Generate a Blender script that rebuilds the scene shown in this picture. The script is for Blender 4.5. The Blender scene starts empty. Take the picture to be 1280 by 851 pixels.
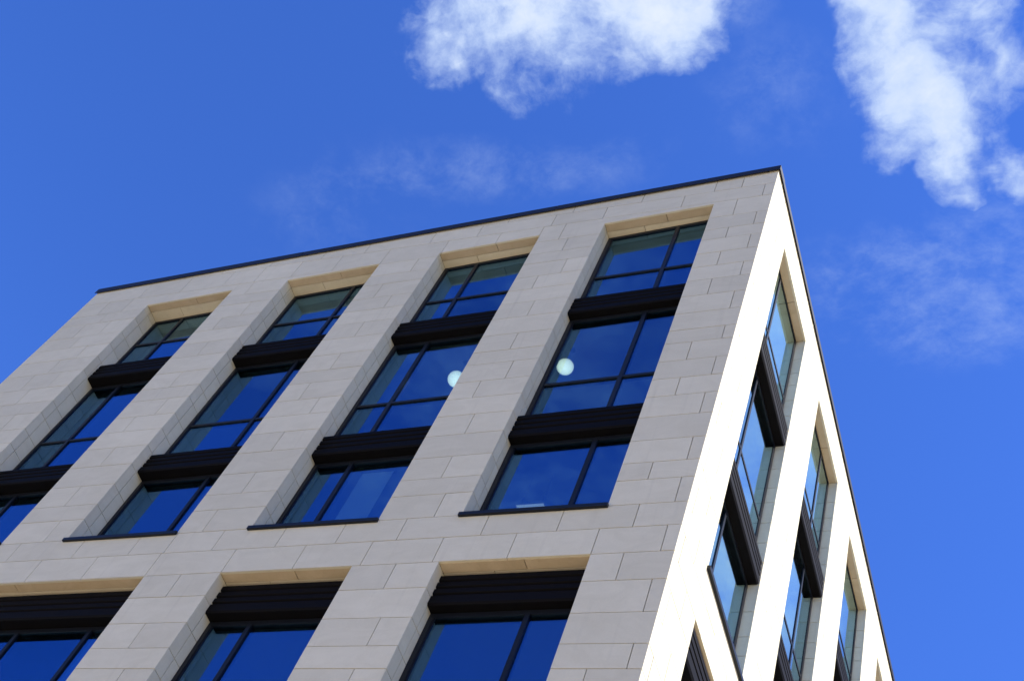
import bpy, math, random
from mathutils import Vector, Matrix
random.seed(7)
S = bpy.context.scene
COL = S.collection
H = 24.8                      # roof height above the plaza, metres

# ------------------------------------------------------------------ node helpers
def mat(name):
    m = bpy.data.materials.new(name); m.use_nodes = True
    nt = m.node_tree
    return m, nt, nt.nodes['Principled BSDF'], nt.nodes['Material Output']

def N(nt, kind, **kw):
    n = nt.nodes.new(kind)
    for k, v in kw.items(): setattr(n, k, v)
    return n

def setin(n, **kw):
    for k, v in kw.items():
        n.inputs[k.replace('_', ' ')].default_value = v

def math_n(nt, op, a, b=None, c=None, clamp=False):
    n = N(nt, 'ShaderNodeMath', operation=op); n.use_clamp = clamp
    for i, v in enumerate((a, b, c)):
        if v is None: continue
        if isinstance(v, (int, float)): n.inputs[i].default_value = v
        else: nt.links.new(v, n.inputs[i])
    return n.outputs[0]

def mixcol(nt, fac, a, b, blend='MIX'):
    n = N(nt, 'ShaderNodeMix', data_type='RGBA', blend_type=blend)
    for idx, v in ((0, fac), (6, a), (7, b)):
        if isinstance(v, (int, float)): n.inputs[idx].default_value = v
        elif isinstance(v, tuple): n.inputs[idx].default_value = (*v, 1)
        else: nt.links.new(v, n.inputs[idx])
    return n.outputs[2]

# ------------------------------------------------------------------ materials
def stone(name, base, dark, rough=.75, joint=False):
    m, nt, b, o = mat(name)
    tc = N(nt, 'ShaderNodeTexCoord')
    at = N(nt, 'ShaderNodeAttribute', attribute_name='slab')       # one random value per slab
    mp = N(nt, 'ShaderNodeMapping'); nt.links.new(tc.outputs['Object'], mp.inputs[0])
    sh = N(nt, 'ShaderNodeVectorMath', operation='SCALE'); nt.links.new(at.outputs['Color'], sh.inputs[0]); sh.inputs['Scale'].default_value = 30
    nt.links.new(sh.outputs[0], mp.inputs['Location'])
    # bedding veins, clouding, fine grain
    mp.inputs['Scale'].default_value = (1, 1, 2.2)
    v = N(nt, 'ShaderNodeTexNoise'); setin(v, Scale=1.6, Detail=7, Roughness=.62, Distortion=1.2); nt.links.new(mp.outputs[0], v.inputs['Vector'])
    g = N(nt, 'ShaderNodeTexNoise'); setin(g, Scale=38, Detail=4, Roughness=.7); nt.links.new(tc.outputs['Object'], g.inputs['Vector'])
    big = N(nt, 'ShaderNodeTexNoise'); setin(big, Scale=.35, Detail=4); nt.links.new(tc.outputs['Object'], big.inputs['Vector'])
    rv = N(nt, 'ShaderNodeMapRange'); setin(rv, From_Min=.35, From_Max=.68); nt.links.new(v.outputs[0], rv.inputs[0])
    c = mixcol(nt, rv.outputs[0], base, dark)
    # slab to slab tone
    tone = math_n(nt, 'MULTIPLY_ADD', at.outputs['Fac'], .09, .955)
    tone = math_n(nt, 'MULTIPLY', tone, math_n(nt, 'MULTIPLY_ADD', g.outputs[0], .14, .93))
    tone = math_n(nt, 'MULTIPLY', tone, math_n(nt, 'MULTIPLY_ADD', big.outputs[0], .22, .89))
    cc = N(nt, 'ShaderNodeCombineColor'); [nt.links.new(tone, cc.inputs[i]) for i in range(3)]
    c = mixcol(nt, 1.0, c, cc.outputs[0], 'MULTIPLY')
    # faint rain streaks running down
    mp2 = N(nt, 'ShaderNodeMapping'); mp2.inputs['Scale'].default_value = (9, 9, .5); nt.links.new(tc.outputs['Object'], mp2.inputs[0])
    st = N(nt, 'ShaderNodeTexNoise'); setin(st, Scale=1, Detail=5); nt.links.new(mp2.outputs[0], st.inputs['Vector'])
    rs = N(nt, 'ShaderNodeMapRange'); setin(rs, From_Min=.58, From_Max=.8, To_Max=.3); nt.links.new(st.outputs[0], rs.inputs[0])
    c = mixcol(nt, rs.outputs[0], c, tuple(x * .72 for x in dark))
    nt.links.new(c, b.inputs['Base Color']); b.inputs['Roughness'].default_value = rough
    b.inputs['Specular IOR Level'].default_value = .25
    bp = N(nt, 'ShaderNodeBump'); setin(bp, Strength=.18, Distance=.004); nt.links.new(g.outputs[0], bp.inputs['Height'])
    nt.links.new(bp.outputs[0], b.inputs['Normal'])
    return m

def plain(name, col, rough=.5, metal=0.0, var=.12, scale=3, spec=.5):
    m, nt, b, o = mat(name)
    tc = N(nt, 'ShaderNodeTexCoord')
    n = N(nt, 'ShaderNodeTexNoise'); setin(n, Scale=scale, Detail=6, Roughness=.6); nt.links.new(tc.outputs['Object'], n.inputs['Vector'])
    c = mixcol(nt, n.outputs[0], tuple(x * (1 - var) for x in col), tuple(min(1, x * (1 + var)) for x in col))
    nt.links.new(c, b.inputs['Base Color'])
    r = math_n(nt, 'MULTIPLY_ADD', n.outputs[0], .16, rough - .08)
    nt.links.new(r, b.inputs['Roughness'])
    b.inputs['Metallic'].default_value = metal; b.inputs['Specular IOR Level'].default_value = spec
    return m

M = {}
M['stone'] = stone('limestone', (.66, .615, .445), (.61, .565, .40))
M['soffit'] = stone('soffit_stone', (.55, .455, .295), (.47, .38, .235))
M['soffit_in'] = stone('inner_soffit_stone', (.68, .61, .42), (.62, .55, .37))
M['core'] = plain('mortar_shadow_gap', (.07, .065, .06), .95, spec=.1)
M['frame'] = plain('charcoal_frame', (.010, .012, .016), .36, 0, .2, 5, .18)
M['spandrel'] = plain('black_louvre_metal', (.0045, .004, .004), .62, 0, .3, 6, .06)
M['coping'] = plain('coping_metal', (.012, .014, .022), .5, 0, .2, 2, .2)
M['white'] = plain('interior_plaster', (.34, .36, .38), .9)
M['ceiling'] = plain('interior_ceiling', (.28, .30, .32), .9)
M['floor'] = plain('interior_carpet', (.09, .09, .10), .95)
M['roof'] = plain('roof_membrane', (.22, .22, .22), .9)
M['blind'] = plain('blind_fabric', (.85, .9, .92), .9)
M['cord'] = plain('black_cord', (.02, .02, .02), .6)

def emit(name, col, st):
    m, nt, b, o = mat(name)
    tc = N(nt, 'ShaderNodeTexCoord'); n = N(nt, 'ShaderNodeTexNoise'); setin(n, Scale=4, Detail=2)
    nt.links.new(tc.outputs['Object'], n.inputs['Vector'])
    nt.links.new(mixcol(nt, n.outputs[0], tuple(x * .92 for x in col), col), b.inputs['Emission Color'])
    b.inputs['Base Color'].default_value = (*col, 1); b.inputs['Roughness'].default_value = .4
    b.inputs['Emission Strength'].default_value = st
    return m
M['globe'] = emit('opal_glass_lit', (.96, 1.0, .90), 1.25)
def opal():
    m, nt, b, o = mat('opal_glass_lit')
    lw = N(nt, 'ShaderNodeLayerWeight'); lw.inputs['Blend'].default_value = .5
    tc = N(nt, 'ShaderNodeTexCoord'); sp = N(nt, 'ShaderNodeSeparateXYZ'); nt.links.new(tc.outputs['Generated'], sp.inputs[0])
    b.inputs['Base Color'].default_value = (.8, .82, .76, 1); b.inputs['Roughness'].default_value = .25
    b.inputs['Emission Color'].default_value = (1.0, .97, .86, 1)
    e = math_n(nt, 'MULTIPLY_ADD', lw.outputs['Facing'], -.75, 1.3)
    nt.links.new(math_n(nt, 'MULTIPLY', e, math_n(nt, 'MULTIPLY_ADD', sp.outputs[2], -.45, 1.15)), b.inputs['Emission Strength'])
    return m
M['globe'] = opal()
M['tube'] = emit('linear_diffuser_lit', (.9, .95, 1.0), .3)

def glass(name, refl, trans, base):
    m, nt, b, o = mat(name); nt.nodes.remove(b)
    tc = N(nt, 'ShaderNodeTexCoord')
    nz = N(nt, 'ShaderNodeTexNoise'); setin(nz, Scale=.8, Detail=2); nt.links.new(tc.outputs['Object'], nz.inputs['Vector'])
    bp = N(nt, 'ShaderNodeBump'); setin(bp, Strength=.12, Distance=.02); nt.links.new(nz.outputs[0], bp.inputs['Height'])
    at = N(nt, 'ShaderNodeAttribute', attribute_name='slab')
    gl = N(nt, 'ShaderNodeBsdfGlossy'); gl.inputs['Color'].default_value = (*refl, 1); gl.inputs['Roughness'].default_value = .0
    nt.links.new(bp.outputs[0], gl.inputs['Normal'])
    tr = N(nt, 'ShaderNodeBsdfTransparent'); tr.inputs['Color'].default_value = (*trans, 1)
    lw = N(nt, 'ShaderNodeLayerWeight'); lw.inputs['Blend'].default_value = .5
    # the solar coating loses its tint and reflects more towards grazing angles
    gz = N(nt, 'ShaderNodeMapRange', interpolation_type='SMOOTHSTEP'); setin(gz, From_Min=.60, From_Max=.82); nt.links.new(lw.outputs['Facing'], gz.inputs[0])
    vr = N(nt, 'ShaderNodeCombineColor'); t = math_n(nt, 'MULTIPLY_ADD', at.outputs['Fac'], .26, .86)
    [nt.links.new(t, vr.inputs[i]) for i in range(3)]
    nt.links.new(mixcol(nt, 1.0, mixcol(nt, gz.outputs[0], refl, (.55, .82, .96)), vr.outputs[0], 'MULTIPLY'), gl.inputs['Color'])
    fac = math_n(nt, 'MULTIPLY_ADD', gz.outputs[0], .35, base, clamp=True)
    mx = N(nt, 'ShaderNodeMixShader'); nt.links.new(fac, mx.inputs[0]); nt.links.new(tr.outputs[0], mx.inputs[1]); nt.links.new(gl.outputs[0], mx.inputs[2])
    nt.links.new(mx.outputs[0], o.inputs['Surface'])
    return m
M['glass'] = glass('solar_glass', (.17, .38, .70), (.74, .90, .86), .46)

# ------------------------------------------------------------------ mesh helpers
class MB:
    """collects solids and links them as ONE mesh object"""
    def __init__(s): s.v = []; s.f = []; s.r = []; s.mi = []
    def solid(s, front, back, r=None, mi=0):
        """front and back: matching polygons, closed into a prism"""
        n = len(front); o = len(s.v); s.v += [tuple(p) for p in front] + [tuple(p) for p in back]
        fs = [list(range(n)), list(range(2 * n - 1, n - 1, -1))]
        for i in range(n):
            j = (i + 1) % n; fs.append([i, i + n, j + n, j][::1])
        # make winding outward
        ctr = sum((Vector(p) for p in s.v[o:]), Vector()) / (2 * n)
        for f in fs:
            P = [Vector(s.v[o + i]) for i in f]
            nv = Vector()
            for a in range(len(P)): nv += P[a].cross(P[(a + 1) % len(P)])
            fc = sum(P, Vector()) / len(P)
            if nv.dot(fc - ctr) < 0: f.reverse()
            s.f.append([o + i for i in f]); s.r.append(random.random() if r is None else r); s.mi.append(mi)
        if r is None:
            q = random.random()
            for k in range(len(fs)): s.r[-1 - k] = q
    def box(s, a, b, **k):
        x0, y0, z0 = a; x1, y1, z1 = b
        s.solid([(x0, y0, z0), (x1, y0, z0), (x1, y0, z1), (x0, y0, z1)], [(x0, y1, z0), (x1, y1, z0), (x1, y1, z1), (x0, y1, z1)], **k)
    def build(s, name, mats, parent=None, smooth=False, origin=None):
        me = bpy.data.meshes.new(name)
        o0 = Vector(origin) if origin else Vector()
        me.from_pydata([tuple(Vector(p) - o0) for p in s.v], [], s.f)
        if not isinstance(mats, (list, tuple)): mats = [mats]
        for m in mats: me.materials.append(m)
        ca = me.color_attributes.new('slab', 'FLOAT_COLOR', 'CORNER')
        i = 0
        for p in me.polygons:
            p.material_index = s.mi[p.index]; p.use_smooth = smooth
            q = s.r[p.index]
            for _ in p.loop_indices:
                ca.data[i].color = (q, q, q, 1); i += 1
        me.update()
        o = bpy.data.objects.new(name, me); COL.objects.link(o)
        o.location = o0
        if parent: o.parent = parent
        return o

def tag(o, label=None, cat=None, group=None, kind=None):
    if label: o['label'] = label
    if cat: o['category'] = cat
    if group: o['group'] = group
    if kind: o['kind'] = kind
    return o

def thing(name, label, cat, loc, group=None):
    o = bpy.data.objects.new(name, None); COL.objects.link(o); o.location = loc
    return tag(o, label, cat, group)

# ------------------------------------------------------------------ facade frames
# u runs along the facade, d is depth inward, z is measured down from the roof
def FA(u, d, z): return (u, d, z + H)
def FB(u, d, z): return (-d, u, z + H)
lin = lambda a, b=0.0: (lambda u: a + b * u)

def beam(mb, F, u0, u1, sec, **k):
    """sweeps a section [(d, z)] - each entry may be a function of u - from u0 to u1"""
    def pt(u, p):
        d, z = p
        return F(u, d(u) if callable(d) else d, z(u) if callable(z) else z)
    mb.solid([pt(u0, p) for p in sec], [pt(u1, p) for p in sec], **k)

def rect(d0, d1, z0, z1): return [(d0, z0), (d1, z0), (d1, z1), (d0, z1)]

# ------------------------------------------------------------------ measured layout
XL, YB = -16.21, 17.2
COURSE = [(-.229, 0), (-.706, -.0775), (-1.203, -.0779), (-1.854, -.0729), (-2.342, -.0643), (-2.736, -.0615), (-3.246, -.0544),
          (-3.733, -.0531), (-4.206, -.0494), (-4.732, -.0460), (-5.286, -.0410), (-5.805, -.0363), (-6.192, -.0325), (-6.711, -.0277),
          (-7.202, -.0263), (-7.669, -.0207), (-8.185, -.0147), (-8.758, -.0123), (-9.280, -.0074), (-9.664, -.0040), (-10.187, 0),
          (-10.65, .002), (-11.148, .006), (-11.659, .004), (-12.224, .002), (-12.741, 0), (-13.135, 0), (-13.66, 0), (-14.15, 0), (-14.62, 0)]
z = -14.62; hs = [.52, .57, .52, .385, .52, .49, .5]; i = 0
while z > -H + .6:
    z -= hs[i % 7]; i += 1
    COURSE.append((max(z, -H), 0))
if COURSE[-1][0] > -H: COURSE.append((-H, 0))
ROOF = lin(-.10, -.004)

HEAD = lin(-1.187, .008); SILL = lin(-10.187, 0); LOW = lin(-11.148, .0075); LSILL = lin(-15.16, 0)
R_ = [-1.028, -4.357, -7.866, -11.542]; L_ = [-3.071, -6.504, -10.103, -13.891]
OPEN_A = [(L_[k], R_[k], HEAD, SILL) for k in range(4)] + [(L_[0], R_[0], LOW, LSILL), (L_[1], R_[1], LOW, LSILL), (L_[3], R_[2], LOW, LSILL)]
HB = lin(-1.22); SB = lin(-10.187); LB = lin(-11.148)
YN = [1.064 + 3.255 * k for k in range(5)]
OPEN_B = [(y, y + 1.955, HB, SB) for y in YN] + [(y, y + 1.955, LB, LSILL) for y in YN]

# vertical joints of the front, row r lies between course r and r+1
VA = {-1: [-.19, -1.11], 0: [-.61, -1.11, -2.5, -3.9, -5.3, -6.4], 1: [-.18, -1.65, -3.17, -4.23, -5.85, -6.94, -8.53, -9.65, -11.05, -12.4, -13.5, -15.1],
      2: [-.61, -3.9, -4.37, -5.29, -6.47, -7.86, -9.06, -10.11, -11.1, -12.0, -13.23, -14.48],
      3: [-.19, -3.69, -6.93, -11.06, -15.36, -14.6], 4: [-.61, -15.0], 5: [-.18, -3.48, -7.38, -10.62, -15.38, -14.6], 6: [-.61, -3.9, -6.95, -11.07, -15.1],
      7: [-.17, -14.55], 8: [-.61, -3.7, -7.16, -10.85, -14.96], 9: [-.18, -15.3, -14.5], 10: [-3.69, -7.18, -10.84, -14.96], 11: [-.17, -15.3],
      12: [-.61, -3.5, -7.39, -10.59, -14.6], 13: [-.17, -3.91, -6.94, -11.03, -15.0], 14: [-.61, -15.3, -14.5], 15: [-.18, -3.7, -7.18, -10.84, -15.0],
      16: [], 17: [-.17, -3.7, -7.17, -10.84, -14.8], 18: [-.61, -15.2], 19: [-.17, -3.49, -7.39, -10.6, -14.7],
      20: [-.61, -1.6, -2.65, -3.89, -4.85, -5.85, -6.96, -7.84, -8.53, -9.67, -11.06, -12.3, -13.6, -14.9],
      21: [-.17, -1.03, -2.13, -3.17, -4.24, -5.31, -6.5, -7.87, -9.1, -10.25, -11.5, -12.8, -14.1, -15.3],
      22: [-.61, -3.69, -7.19, -14.9], 23: [-.17, -15.2], 24: [-3.5, -7.2, -14.7], 25: [-.17, -15.1], 26: [-.61, -3.5, -7.0, -14.8]}
def rowsA(r):
    if r in VA: return VA[r]
    q = r % 4
    out = [[-.17], [-.61, -3.7, -7.2, -15.0], [-.17, -3.5], [-.61, -14.8, -7.0]][q]
    if COURSE[r][0] < -14.7: out = out + [-1.7 - 1.13 * j - .3 * (r % 3) for j in range(12)]
    return out
def rowsB(r):
    q = r % 2
    out = [[.62, 3.5, 6.95, 10.1, 13.2], [.2, 3.85, 6.62, 9.9, 13.5]][q]
    z = COURSE[max(r, 0)][0]
    if z > -1.21 or -11.14 < z < -10.1 or z < -14.7:
        out = [.62 - .43 * q + 1.14 * j for j in range(15)]
    return out

# ------------------------------------------------------------------ stone slabs
def clip(poly, f):
    """keep the part of a convex (u, z) polygon where f(p) >= 0"""
    out = []
    for i in range(len(poly)):
        a, b = poly[i], poly[(i + 1) % len(poly)]; fa, fb = f(a), f(b)
        if fa >= 0: out.append(a)
        if (fa >= 0) != (fb >= 0):
            t = fa / (fa - fb); out.append((a[0] + t * (b[0] - a[0]), a[1] + t * (b[1] - a[1])))
    return out
def area(p): return abs(sum(p[i][0] * p[(i + 1) % len(p)][1] - p[(i + 1) % len(p)][0] * p[i][1] for i in range(len(p)))) / 2

GAP = .0055                 # half a joint
THK = .035
def cladding(F, u0, u1, rows, openings, tilt, top, GAP=GAP):
    mb = MB(); co = [(a, b if tilt else 0) for a, b in COURSE]
    for r in range(-1, len(co) - 1):
        lo, hi = min(u0, u1), max(u0, u1)
        cuts = sorted([lo] + [v for v in rows(r) if lo + .05 < v < hi - .05] + [hi])
        for a, b in zip(cuts, cuts[1:]):
            ztop = (lambda u: 0.0) if r < 0 else (lambda u, c=co[r]: c[0] + c[1] * u)
            if r == 0 and tilt and b < -1.0: ztop = lambda u: 0.3
            if r < 0 and tilt and b < -1.0: continue
            zb = lambda u, c=co[r + 1]: c[0] + c[1] * u
            ga = 0 if a == lo else GAP; gb = 0 if b == hi else GAP
            p = [(a + ga, zb(a) + GAP), (b - gb, zb(b) + GAP), (b - gb, ztop(b) - GAP), (a + ga, ztop(a) - GAP)]
            p = clip(p, lambda q: top(q[0]) - q[1])
            if len(p) < 3: continue
            pieces = [p]
            for (o0, o1, hd, sl) in openings:
                nxt = []
                for q in pieces:
                    us = [w[0] for w in q]
                    if max(us) <= o0 or min(us) >= o1: nxt.append(q); continue
                    L = clip(q, lambda w: o0 - w[0]); Rr = clip(q, lambda w: w[0] - o1)
                    mid = clip(clip(q, lambda w: w[0] - o0), lambda w: o1 - w[0])
                    up = clip(mid, lambda w: w[1] - hd(w[0])) if len(mid) > 2 else []
                    dn = clip(mid, lambda w: sl(w[0]) - w[1]) if len(mid) > 2 else []
                    nxt += [w for w in (L, Rr, up, dn) if len(w) > 2 and area(w) > 1e-5]
                pieces = nxt
            tone = random.random(); jut = random.uniform(-.0012, .0012)
            for q in pieces:
                mb.solid([F(w[0], jut, w[1]) for w in q], [F(w[0], THK, w[1]) for w in q], r=tone)
    return mb

def core(F, u0, u1, openings, top, depth=.5):
    """backing wall behind the slabs, pierced by the same openings"""
    mb = MB()
    D0 = THK + .002
    us = sorted({u0, u1} | {o[0] - .032 for o in openings} | {o[1] + .032 for o in openings})
    for a, b in zip(us, us[1:]):
        m = (a + b) / 2
        os_ = sorted([o for o in openings if o[0] - .03 < m < o[1] + .03], key=lambda o: -o[2](m))
        cur = lambda u: top(u)
        for o in os_:
            h = lambda u, o=o: o[2](u) + .032
            beam(mb, F, a, b, rect(D0, depth, h, cur)); cur = lambda u, o=o: o[3](u) - .032
        beam(mb, F, a, b, rect(D0, depth, lambda u: -H, cur))
    return mb

# ------------------------------------------------------------------ the building
bld = thing('office_building', 'tall office block clad in pale limestone slabs with deep dark framed window bays', 'building', (-8, 8, 0))
OFF = Vector((-8, 8, 0))
def part(mb, name, m, parent=bld, **k):
    """builds in world coordinates, parented so that it stays in place"""
    o = mb.build(name, m, None, origin=k.pop('origin', None), **k)
    o.parent = parent
    o.matrix_parent_inverse = Matrix.Translation(-wloc(parent))
    return o
def wloc(o):
    return Vector(o.location)                   # every ancestor is only translated and cancelled by its inverse

w1 = part(cladding(FA, XL, 0, rowsA, OPEN_A, True, ROOF), 'wall', M['stone']); w1['label'] = 'shaded front wall of pale grey limestone slabs'
w2 = part(cladding(FB, .0355, YB, rowsB, OPEN_B, False, lin(-.10), .006), 'wall', M['stone']); w2['label'] = 'sunlit side wall of glaring white limestone slabs'
part(core(FA, XL, -.04, OPEN_A, lin(-.13, -.004)), 'wall_core', M['core'])
part(core(FB, .56, YB, OPEN_B, lin(-.13)), 'wall_core', M['core'])
# the two walls nobody sees from the street corner
mb = MB()
mb.box((XL - .0, .51, 0), (XL + .3, YB, H - .12)); mb.box((XL + .31, YB - .3, 0), (-.51, YB - .002, H - .12))
part(mb, 'rear_wall', M['stone'])
mb = MB(); mb.box((XL + .32, .52, H - .62), (-.52, YB - .32, H - .35)); part(mb, 'roof', M['roof'])

# coping, folded metal in lengths with open butt joints
dz = lambda f, k: (lambda u: f(u) + k)
ct = lin(-.055, -.010); cb = lin(-.215, -.0075)
mb = MB(); u = XL - .045
while u < .03:
    v = min(u + 2.98, .036)
    if .036 - v < .6: v = .036
    j = random.uniform(-.002, .002)
    beam(mb, FA, u, v, [(-.042 + j, cb), (-.042 + j, ct), (.30, dz(ct, .03)), (.30, dz(cb, .08)), (-.030, dz(cb, .08)), (-.030, cb)])
    u = v + .008
part(mb, 'coping', M['coping'])
mb = MB()
beam(mb, FB, -.028, .305, [(-.037, -.205), (-.037, -.062), (-.031, -.062), (-.031, -.205)])
u = .31
while u < YB:
    v = min(u + 2.98, YB); j = random.uniform(-.002, .002)
    beam(mb, FB, u, v, [(-.036 + j, -.205), (-.036 + j, -.06), (.30, -.02), (.30, -.14), (-.030, -.14), (-.030, -.205)])
    u = v + .008
part(mb, 'coping', M['coping'])

# ------------------------------------------------------------------ jambs and soffits
def reveals(F, op, dwin, co, tilt, split=.19):
    a, b, hd, sl = op
    for side, u, s in (('jamb', a, -1), ('jamb', b, 1)):
        mb = MB()
        zc = [c[0] + (c[1] * u if tilt else 0) for c in co]
        zs = [hd(u)] + [z_ for z_ in zc if sl(u) + .03 < z_ < hd(u) - .03] + [sl(u)]
        for q in range(len(zs) - 1):
            t, bo = zs[q], zs[q + 1]
            g0 = GAP if q else 0; g1 = GAP if q < len(zs) - 2 else 0
            dw = dwin(u) + .03
            ps = [(THK + .0015, split - GAP * .8), (split + GAP * .8, dw)] if dw > split + .05 else [(THK + .0015, dw)]
            for d0, d1 in ps:
                P = lambda uu: [F(uu, d0, bo + g1), F(uu, d1, bo + g1), F(uu, d1, t - g0), F(uu, d0, t - g0)]
                mb.solid(P(u + s * .0015), P(u + s * .03))
        part(mb, 'jamb', M['stone'])
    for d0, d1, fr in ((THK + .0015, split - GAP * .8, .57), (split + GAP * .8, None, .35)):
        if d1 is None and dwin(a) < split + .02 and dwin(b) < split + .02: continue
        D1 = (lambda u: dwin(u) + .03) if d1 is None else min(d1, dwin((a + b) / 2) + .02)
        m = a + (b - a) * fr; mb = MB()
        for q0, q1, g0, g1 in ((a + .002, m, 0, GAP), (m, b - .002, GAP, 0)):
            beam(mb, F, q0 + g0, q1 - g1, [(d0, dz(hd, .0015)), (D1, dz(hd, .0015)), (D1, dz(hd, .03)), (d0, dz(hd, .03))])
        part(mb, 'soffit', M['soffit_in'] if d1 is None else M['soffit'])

def sill(F, op, dwin):
    a, b, hd, sl = op
    mb = MB()
    sec = [(-.045, dz(sl, -.035)), (-.045, dz(sl, .022)), (lambda u: dwin(u) + .02, dz(sl, .045)), (lambda u: dwin(u) + .02, dz(sl, .005)), (-.002, dz(sl, .002)), (-.002, dz(sl, -.035))]
    # two convex pieces: the nosing in front of the wall and the tray inside the bay
    beam(mb, F, a - .03, b + .012, [(-.045, dz(sl, -.045)), (-.045, dz(sl, .02)), (-.002, dz(sl, .022)), (-.002, dz(sl, -.045))])
    beam(mb, F, a + .003, b - .003, [(-.0015, dz(sl, .003)), (-.0015, dz(sl, .022)), (lambda u: dwin(u) + .02, dz(sl, .05)), (lambda u: dwin(u) + .02, dz(sl, .003))])
    part(mb, 'window_sill', M['frame'])

def window(F, a, b, top, bot, dwin, mulls, trans, fw=.07):
    """outer frame > glazing, mullion(s), transom"""
    a += .002; b -= .002
    f0 = lambda k: (lambda u: dwin(u) + k)
    mb = MB()
    for u0, u1 in ((a, a + fw), (b - fw, b)):
        beam(mb, F, u0, u1, [(f0(0), dz(bot, .052)), (f0(.10), dz(bot, .052)), (f0(.10), dz(top, -.004)), (f0(0), dz(top, -.004))])
    for z0, z1 in ((dz(bot, .052), dz(bot, .052 + fw * .8)), (dz(top, -.004 - fw), dz(top, -.004))):
        beam(mb, F, a + fw, b - fw, [(f0(.001), z0), (f0(.10), z0), (f0(.10), z1), (f0(.001), z1)])
    e0 = .005 if F is FB else .015
    # slim pressed bead standing inside the frame
    for u0, u1 in ((a + fw, a + fw + .018), (b - fw - .018, b - fw)):
        beam(mb, F, u0, u1, [(f0(e0), dz(bot, .052 + fw * .8)), (f0(.09), dz(bot, .052 + fw * .8)), (f0(.09), dz(top, -.004 - fw)), (f0(e0), dz(top, -.004 - fw))])
    fr = part(mb, 'window', M['frame'])
    g = MB(); e = .014 if F is FB else .028
    us = [a + fw] + [m for m in mulls] + [b - fw]
    for i in range(len(us) - 1):
        u0 = us[i] + (.012 if i == 0 else .03); u1 = us[i + 1] - (.012 if i == len(us) - 2 else .03)
        zz = [dz(bot, .052 + fw * .8 - .01), trans, dz(top, -fw)] if trans else [dz(bot, .052 + fw * .8 - .01), dz(top, -fw)]
        for j in range(len(zz) - 1):
            beam(g, F, u0, u1, [(f0(e), zz[j]), (f0(e + .012), zz[j]), (f0(e + .012), zz[j + 1]), (f0(e), zz[j + 1])])
    part(g, 'glazing', M['glass'], fr)
    for m in mulls:
        mm = MB()
        beam(mm, F, m - (.029 if F is FB else .033), m + (.029 if F is FB else .033), [(f0(.0), dz(bot, .053 + fw * .8)), (f0(.11), dz(bot, .053 + fw * .8)), (f0(.11), dz(top, -.005 - fw)), (f0(.0), dz(top, -.005 - fw))])
        part(mm, 'mullion', M['frame'], fr)
    if trans:
        tt = MB()
        us2 = [a + fw + .019] + mulls + [b - fw - .019]
        for i in range(len(us2) - 1):
            u0 = us2[i] + (0 if i == 0 else .035); u1 = us2[i + 1] - (0 if i == len(us2) - 2 else .035)
            beam(tt, F, u0, u1, [(f0(.004), dz(trans, -.027)), (f0(.10), dz(trans, -.027)), (f0(.10), dz(trans, .027)), (f0(.004), dz(trans, .027))])
        part(tt, 'transom', M['frame'], fr)
    return fr

def spandrel(F, a, b, top, low, ds, dwin):
    """louvred metal panel between two storeys: blades above a deep plain fascia"""
    mb = MB(); a += .004; b -= .004
    D = lambda k: (lambda u: ds(u) + k)
    n = 3; hgt = (top((a + b) / 2) - low((a + b) / 2)); p = hgt * .70 / n
    Wd = lambda u: dwin(u) + .09
    for k in range(n):
        back = .012 - .003 * k
        beam(mb, F, a, b, [(D(back), dz(top, -k * p)), (Wd, dz(top, -k * p)), (Wd, dz(top, -(k + 1) * p + .001)), (D(back + .026), dz(top, -(k + 1) * p + .001)), (D(back + .026), dz(top, -k * p - p * .72)), (D(back), dz(top, -k * p - p * .6))])
    beam(mb, F, a, b, [(D(.004), dz(top, -n * p)), (Wd, dz(top, -n * p)), (Wd, low), (D(.02), low), (D(0), dz(low, .03))])
    part(mb, 'spandrel_panel', M['spandrel'])

dsA = lambda u: .142 - .005 * u
dwA = lambda u: .269 - .013 * u
dsB = lambda u: .012
dwB = lambda u: .163
S1, S1L = lin(-3.91, -.0227), lin(-4.43, -.0215)
S2, S2L = lin(-7.515, -.001), lin(-8.11, -.009)
T1, T2 = lin(-2.967, -.0434), lin(-6.478, -.0186)
MU = [[-1.735], [-5.78], [-8.6], [-13.08]]
for k in range(4):
    op = OPEN_A[k]; a, b = op[0], op[1]
    reveals(FA, op, dwA, COURSE, True); sill(FA, op, dwA)
    for nm, t, bo, tr in (('top', HEAD, dz(S1, -.05), T1), ('mid', dz(S1L, .002), dz(S2, -.05), T2), ('low', dz(S2L, .002), SILL, None)):
        window(FA, a, b, t, bo, dwA, MU[k], tr)
    spandrel(FA, a, b, S1, S1L, dsA, dwA); spandrel(FA, a, b, S2, S2L, dsA, dwA)
SL, SLL = lin(-11.235, .006), lin(-11.80, .006)
for op, mu in ((OPEN_A[4], [-1.735]), (OPEN_A[5], [-5.79]), (OPEN_A[6], [-8.63, -10.08, -11.6, -13.1])):
    reveals(FA, op, dwA, COURSE, True); sill(FA, op, dwA)
    window(FA, op[0], op[1], dz(SLL, .002), op[3], dwA, mu, None)
    spandrel(FA, op[0], op[1], SL, SLL, dsA, dwA)
B1, B1L, B2, B2L, TB1, TB2 = lin(-4.12), lin(-4.65), lin(-7.66), lin(-8.18), lin(-3.245), lin(-6.70)
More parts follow.
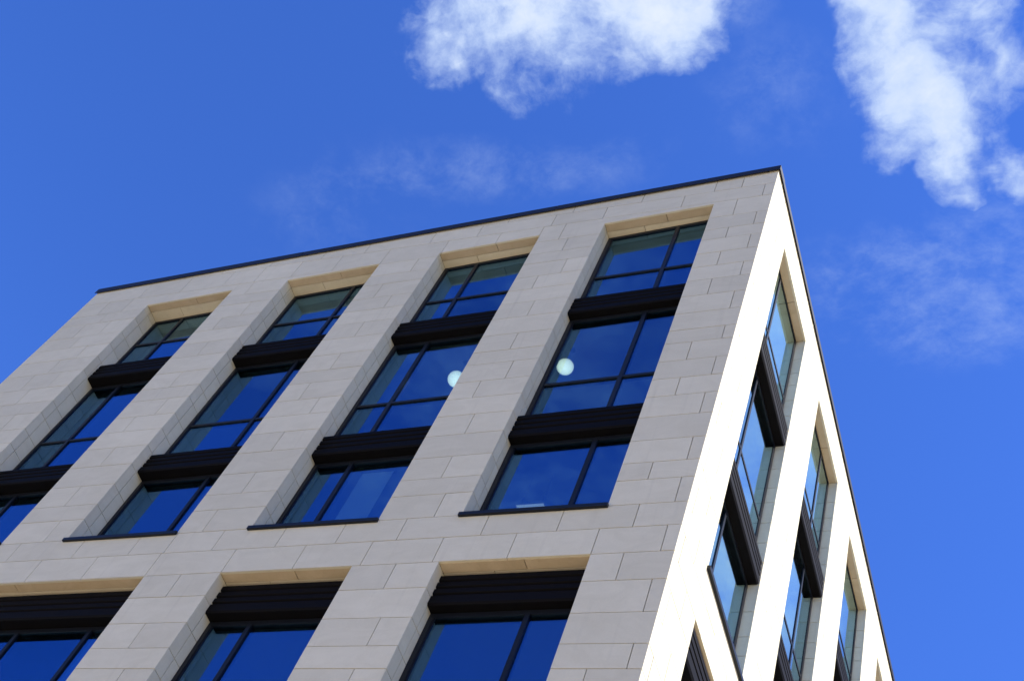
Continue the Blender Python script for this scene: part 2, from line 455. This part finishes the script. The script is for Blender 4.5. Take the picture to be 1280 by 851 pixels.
for k in range(5):
    op = OPEN_B[k]; a, b = op[0], op[1]
    mu = [a + .58] if k % 2 == 0 else [a + 1.22]
    reveals(FB, op, dwB, COURSE, False); sill(FB, op, dwB)
    for t, bo, tr in ((HB, dz(B1, -.05), TB1), (dz(B1L, .002), dz(B2, -.05), TB2), (dz(B2L, .002), SB, None)):
        window(FB, a, b, t, bo, dwB, mu, tr, .055)
    spandrel(FB, a, b, B1, B1L, dsB, dwB); spandrel(FB, a, b, B2, B2L, dsB, dwB)
    op = OPEN_B[5 + k]
    reveals(FB, op, dwB, COURSE, False); sill(FB, op, dwB)
    window(FB, a, b, dz(lin(-11.78), .002), op[3], dwB, mu, None, .055)
    spandrel(FB, a, b, lin(-11.21), lin(-11.78), dsB, dwB)

# ------------------------------------------------------------------ rooms behind the glass
def slab(zt, zb, name='floor_slab'):
    mb = MB()
    X = [XL + .32, -.52]
    f = lambda u, d, z: (u, d, z + H)
    beam(mb, f, X[0], X[1], [(.52, zt), (YB - .32, zt), (YB - .32, zb), (.52, zb)])
    part(mb, name, M['ceiling'])
slab(dz(S1, -.10), dz(S1L, .05)); slab(dz(S2, -.12), dz(S2L, .05)); slab(lin(-10.6), lin(-11.74)); slab(lin(-15.3), lin(-15.8))
mb = MB()
mb.box((XL + 5.5, 6.0, H - 15.28), (-5.2, 12.0, H - .64)); part(mb, 'lift_core', M['white'])

# ------------------------------------------------------------------ lamps and blind seen through the glass
def globe(loc, r, label):
    g = thing('pendant_lamp', label, 'lamp', loc, 'round pendant lamps behind the glass')
    import bmesh
    bm = bmesh.new(); bmesh.ops.create_uvsphere(bm, u_segments=32, v_segments=20, radius=r)
    for f in bm.faces: f.smooth = True
    me = bpy.data.meshes.new('globe'); bm.to_mesh(me); bm.free(); me.materials.append(M['globe'])
    o = bpy.data.objects.new('globe', me); COL.objects.link(o); o.parent = g
    def cyl(name, r0, r1, z0, z1, m, seg=16):
        mb = MB()
        A = [(r0 * math.cos(2 * math.pi * i / seg), r0 * math.sin(2 * math.pi * i / seg), z0) for i in range(seg)]
        B = [(r1 * math.cos(2 * math.pi * i / seg), r1 * math.sin(2 * math.pi * i / seg), z1) for i in range(seg)]
        mb.solid(A, B); q = mb.build(name, m); q.parent = g
    zc = (S1L(loc[0]) + .05 + H) - loc[2]
    cyl('collar', .045, .03, r - .01, r + .05, M['cord']); cyl('cord', .006, .006, r + .05, zc - .02, M['cord'], 8); cyl('ceiling_rose', .05, .045, zc - .02, zc, M['cord'])
    return g
globe((-3.21 + .02, .9, H - 4.874), .145, 'glowing white globe lamp wholly in view, in the window bay nearest the corner')
globe((-5.265 + .03, .9, H - 4.85), .155, 'glowing white globe lamp half hidden by a stone pier, second bay from the corner')

def strip_lamp(loc, L, rz, label):
    g = thing('strip_lamp', label, 'lamp', loc, 'slim strip lamps behind the glass')
    g.rotation_euler = (0, 0, rz)
    mb = MB(); mb.box((-L / 2, -.035, 0), (L / 2, .035, .05)); q = mb.build('housing', M['white']); q.parent = g
    mb = MB(); mb.box((-L / 2 + .02, -.028, -.012), (L / 2 - .02, .028, -.002)); q = mb.build('diffuser', M['tube']); q.parent = g
    for s in (-1, 1):
        mb = MB(); mb.box((s * L * .35 - .004, -.004, .05), (s * L * .35 + .004, .004, .76)); q = mb.build('hanger', M['cord']); q.parent = g
    return g
strip_lamp((-2.73, .9, H - 8.82), .46, 0, 'short lit strip lamp low in the lowest pane of the bay nearest the corner')

bl = thing('roller_blind', 'pale roller blind half seen behind the lowest window of the second bay from the corner', 'blind', (-5.18, .50, H - 8.16))
mb = MB(); mb.box((-.42, 0, -1.75), (.13, .006, -.06)); q = mb.build('fabric', M['blind']); q.parent = bl
mb = MB(); mb.box((-.44, -.02, -.06), (.15, .05, .0)); q = mb.build('roller', M['frame']); q.parent = bl
mb = MB(); mb.box((-.42, -.006, -1.785), (.13, .012, -1.75)); q = mb.build('bottom_bar', M['frame']); q.parent = bl

# ------------------------------------------------------------------ ground
def paving(name, c, scale):
    m, nt, b, o = mat(name)
    tc = N(nt, 'ShaderNodeTexCoord')
    br = N(nt, 'ShaderNodeTexBrick'); setin(br, Scale=scale, Mortar_Size=.012, Color1=(*c, 1), Color2=(*[x * .9 for x in c], 1), Mortar=(.12, .11, .1, 1))
    nt.links.new(tc.outputs['Object'], br.inputs['Vector'])
    n = N(nt, 'ShaderNodeTexNoise'); setin(n, Scale=.6, Detail=8); nt.links.new(tc.outputs['Object'], n.inputs['Vector'])
    nt.links.new(mixcol(nt, math_n(nt, 'MULTIPLY', n.outputs[0], .35), br.outputs[0], tuple(x * .6 for x in c)), b.inputs['Base Color'])
    b.inputs['Roughness'].default_value = .85
    return m
mb = MB(); mb.box((-700, -700, -1.0), (700, 700, -.12)); g = mb.build('ground', plain('asphalt_ground', (.36, .29, .20), .95, scale=.05)); tag(g, kind='structure')
mb = MB(); mb.box((-60, -45, -.5), (60, 60, -.004)); g = mb.build('pavement', paving('pale_paving', (.66, .52, .35), .8)); tag(g, kind='structure')

# ------------------------------------------------------------------ sky, clouds, sun
sun_dir = Vector((.90, .17, .84)).normalized()
elev = math.asin(sun_dir.z); az = math.atan2(sun_dir.x, sun_dir.y)
w = bpy.data.worlds.new("World"); S.world = w; w.use_nodes = True
nt = w.node_tree; bg = nt.nodes['Background']
sky = N(nt, 'ShaderNodeTexSky', sky_type='NISHITA'); sky.sun_disc = False
sky.sun_elevation = elev; sky.sun_rotation = az
sky.altitude = 100; sky.air_density = 1.0; sky.dust_density = .3; sky.ozone_density = 3.5
tc = N(nt, 'ShaderNodeTexCoord'); sp = N(nt, 'ShaderNodeSeparateXYZ'); nt.links.new(tc.outputs['Generated'], sp.inputs[0])
zc = math_n(nt, 'MAXIMUM', sp.outputs[2], .06)
cx = math_n(nt, 'DIVIDE', sp.outputs[0], zc); cy = math_n(nt, 'DIVIDE', sp.outputs[1], zc)   # position on a flat cloud deck
cv = N(nt, 'ShaderNodeCombineXYZ'); nt.links.new(cx, cv.inputs[0]); nt.links.new(cy, cv.inputs[1])
# cumulus and cirrus patches on that deck: (affine map to a unit disc, weight)
C1 = [(12.738, 3.233, 2.528, -3.848, 14.393, -4.379, 1.1), (20.572, 4.906, 3.583, -4.304, 16.872, -5.621, 1.15), (12.275, 4.021, 3.867, -4.064, 15.627, -5.024, 0.95), (14.948, 4.383, 3.897, -4.066, 15.348, -4.758, 0.8), (21.851, 7.463, 7.365, -6.684, 27.272, -9.731, 0.85), (20.943, 5.987, 5.216, -7.866, 32.43, -11.766, 0.45), (27.942, 8.72, 8.117, -7.414, 31.395, -11.865, 0.5), (23.531, 6.055, 4.798, -8.517, 35.297, -12.912, 0.65), (42.05, 12.331, 10.963, -16.451, 70.828, -27.419, 0.3), (26.351, 4.112, 1.156, -5.683, 22.063, -7.222, 1.0), (20.663, 3.135, 0.766, -4.249, 17.705, -6.53, 1.15), (21.428, 3.04, 0.46, -4.537, 19.982, -7.983, 1.1), (37.881, 5.006, 0.233, -5.155, 24.435, -10.688, 0.9), (56.516, 7.237, -0.019, -12.359, 61.81, -28.646, 0.6), (36.533, 5.701, 1.603, -5.92, 27.36, -11.618, 0.6), (37.714, 4.204, -1.001, -5.854, 27.929, -12.307, 1.0), (24.288, 2.946, -0.267, -5.569, 22.262, -7.678, 0.62), (34.916, 4.049, -0.679, -5.341, 22.997, -8.903, 0.55), (32.228, 4.215, 0.128, -11.026, 42.402, -13.633, 0.45)]
C1 += [(12, 0, -12 * .33, 0, 12, -12 * .80, .8), (9, 0, 9 * .9, 0, 9, 9 * 1.3, .8), (7, 0, -7 * 1.2, 0, 7, 0, .9)]
C2 = [(4.807, 1.102, 1.612, -2.804, 24.397, -9.971, .62), (7.342, 1.042, 0.158, -1.995, 12.29, -6.788, 1.0), (13.867, 2.745, 1.528, -3.193, 13.748, -5.322, 0.55), (6.581, 0.749, 3.495, 0.824, 14.309, -4.757, 0.4), (15.002, 1.8, -0.197, -3.291, 17.99, -9.06, 0.8), (18.533, 4.083, 2.695, -6.999, 26.663, -8.418, 0.8),
      (2.8, 0, 2.8 * .5, 0, 2.8, 2.8 * .55, .9), (4, 0, -4 * .25, 0, 4, -4 * .6, .9)]
wn = N(nt, 'ShaderNodeTexNoise'); setin(wn, Scale=9, Detail=5, Roughness=.6); nt.links.new(cv.outputs[0], wn.inputs['Vector'])
wv = N(nt, 'ShaderNodeVectorMath', operation='MULTIPLY_ADD'); nt.links.new(wn.outputs['Color'], wv.inputs[0]); wv.inputs[1].default_value = (.07, .07, 0)
off = N(nt, 'ShaderNodeVectorMath', operation='SUBTRACT'); nt.links.new(cv.outputs[0], off.inputs[0]); off.inputs[1].default_value = (.035, .035, 0)
nt.links.new(off.outputs[0], wv.inputs[2])
def field(patches):
    acc = None
    s2 = N(nt, 'ShaderNodeSeparateXYZ'); nt.links.new(wv.outputs[0], s2.inputs[0])
    for a, b, c, d, e, f, wt in patches:
        q1 = math_n(nt, 'MULTIPLY_ADD', s2.outputs[0], a, math_n(nt, 'MULTIPLY_ADD', s2.outputs[1], b, c))
        q2 = math_n(nt, 'MULTIPLY_ADD', s2.outputs[0], d, math_n(nt, 'MULTIPLY_ADD', s2.outputs[1], e, f))
        r2 = math_n(nt, 'MULTIPLY_ADD', q1, q1, math_n(nt, 'MULTIPLY', q2, q2))
        v = math_n(nt, 'MAXIMUM', math_n(nt, 'MULTIPLY_ADD', r2, -wt, wt), 0)
        acc = math_n(nt, 'MULTIPLY', v, v) if acc is None else math_n(nt, 'MULTIPLY_ADD', v, v, acc)
    return math_n(nt, 'SQRT', acc)
f1 = field(C1); f2 = field(C2); f3 = field([(3.6, 0, -3.6 * .36, 0, 2.4, -2.4 * .62, 1.0)])   # f3: bright thin veil towards the sun
# added out-of-view cumulus round the horizon, neutral fill light for the shaded front
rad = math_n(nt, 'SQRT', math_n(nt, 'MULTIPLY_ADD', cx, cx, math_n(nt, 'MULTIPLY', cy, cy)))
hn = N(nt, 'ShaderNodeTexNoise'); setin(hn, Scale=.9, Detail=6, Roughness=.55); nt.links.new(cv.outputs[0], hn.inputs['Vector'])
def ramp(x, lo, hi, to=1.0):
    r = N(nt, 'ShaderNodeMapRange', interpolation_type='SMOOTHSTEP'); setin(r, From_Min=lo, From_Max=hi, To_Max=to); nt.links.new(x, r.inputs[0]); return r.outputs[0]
hor_fill = math_n(nt, 'MULTIPLY', ramp(rad, 1.85, 2.6), ramp(hn.outputs[0], .40, .56))
n1 = N(nt, 'ShaderNodeTexNoise'); setin(n1, Scale=13, Detail=14, Roughness=.6, Distortion=.15); nt.links.new(cv.outputs[0], n1.inputs['Vector'])
mp = N(nt, 'ShaderNodeMapping'); mp.inputs['Rotation'].default_value = (0, 0, .5); mp.inputs['Scale'].default_value = (1, 1.25, 1); nt.links.new(cv.outputs[0], mp.inputs[0])
n2 = N(nt, 'ShaderNodeTexNoise'); setin(n2, Scale=8, Detail=14, Roughness=.68, Distortion=.2); nt.links.new(mp.outputs[0], n2.inputs['Vector'])
n3 = N(nt, 'ShaderNodeTexNoise'); setin(n3, Scale=42, Detail=10, Roughness=.62, Distortion=.2); nt.links.new(wv.outputs[0], n3.inputs['Vector'])
dens = math_n(nt, 'MULTIPLY_ADD', n1.outputs[0], 2.5, -1.36)
dens = math_n(nt, 'MULTIPLY_ADD', n3.outputs[0], 1.1, math_n(nt, 'ADD', dens, -.55))
dens = math_n(nt, 'MULTIPLY_ADD', f1, 1.12, dens)
gate = ramp(f1, .0, .3)
a1 = math_n(nt, 'MULTIPLY', ramp(dens, .0, 1.15, .95), gate)
d2 = math_n(nt, 'MULTIPLY', ramp(f2, 0, .9), ramp(math_n(nt, 'MULTIPLY_ADD', n3.outputs[0], .35, math_n(nt, 'MULTIPLY_ADD', f2, .12, n2.outputs[0])), .62, 1.05))
a2 = math_n(nt, 'MAXIMUM', math_n(nt, 'MULTIPLY', d2, .36), math_n(nt, 'MULTIPLY', ramp(f3, 0, .6), ramp(n2.outputs[0], .0, .7, .9)))
alpha = math_n(nt, 'MAXIMUM', math_n(nt, 'MAXIMUM', a1, a2), math_n(nt, 'MULTIPLY', hor_fill, .9), clamp=True)
skc = N(nt, 'ShaderNodeMix', data_type='RGBA', blend_type='MULTIPLY'); skc.inputs[0].default_value = 1
nt.links.new(sky.outputs[0], skc.inputs[6]); skc.inputs[7].default_value = (.325, .565, 1.15, 1)
core_b = ramp(math_n(nt, 'MULTIPLY_ADD', n2.outputs[0], 1.6, dens), 1.3, 2.9)
cl = mixcol(nt, core_b, (2.2, 2.8, 4.0), (3.5, 3.75, 4.05))
res = mixcol(nt, alpha, skc.outputs[2], cl)
nt.links.new(res, bg.inputs['Color']); bg.inputs['Strength'].default_value = .11

sd = bpy.data.lights.new('sun', 'SUN'); sd.energy = 3.4; sd.angle = math.radians(.53); sd.color = (1.0, .95, .87)
so = bpy.data.objects.new('sun', sd); COL.objects.link(so)
so.rotation_euler = sun_dir.to_track_quat('Z', 'Y').to_euler(); so.location = (30, 10, 60)

# ------------------------------------------------------------------ camera
cam = bpy.data.cameras.new('camera'); co_ = bpy.data.objects.new('camera', cam); COL.objects.link(co_)
R3 = ((.8651, .3427, .3663), (-.1078, .8401, -.5316), (-.4899, .4204, .7637))
r_, d_, f_ = (Vector(q).normalized() for q in R3)
m3 = Matrix((r_, -d_, -f_)).transposed()
co_.matrix_world = Matrix.Translation((4.318, -9.3195, H - 23.087)) @ m3.to_4x4()
cam.sensor_width = 36; cam.lens = 1613.97 / 1280 * 36
cam.shift_x = 204.8 / 1280; cam.shift_y = 54.0 / 1280
cam.clip_end = 5000; cam.clip_start = .1
S.camera = co_
S.view_settings.view_transform = 'Standard'; S.view_settings.look = 'None'
S.view_settings.exposure = 1.22; S.view_settings.gamma = 1
S.render.resolution_x = 1024; S.render.resolution_y = 680
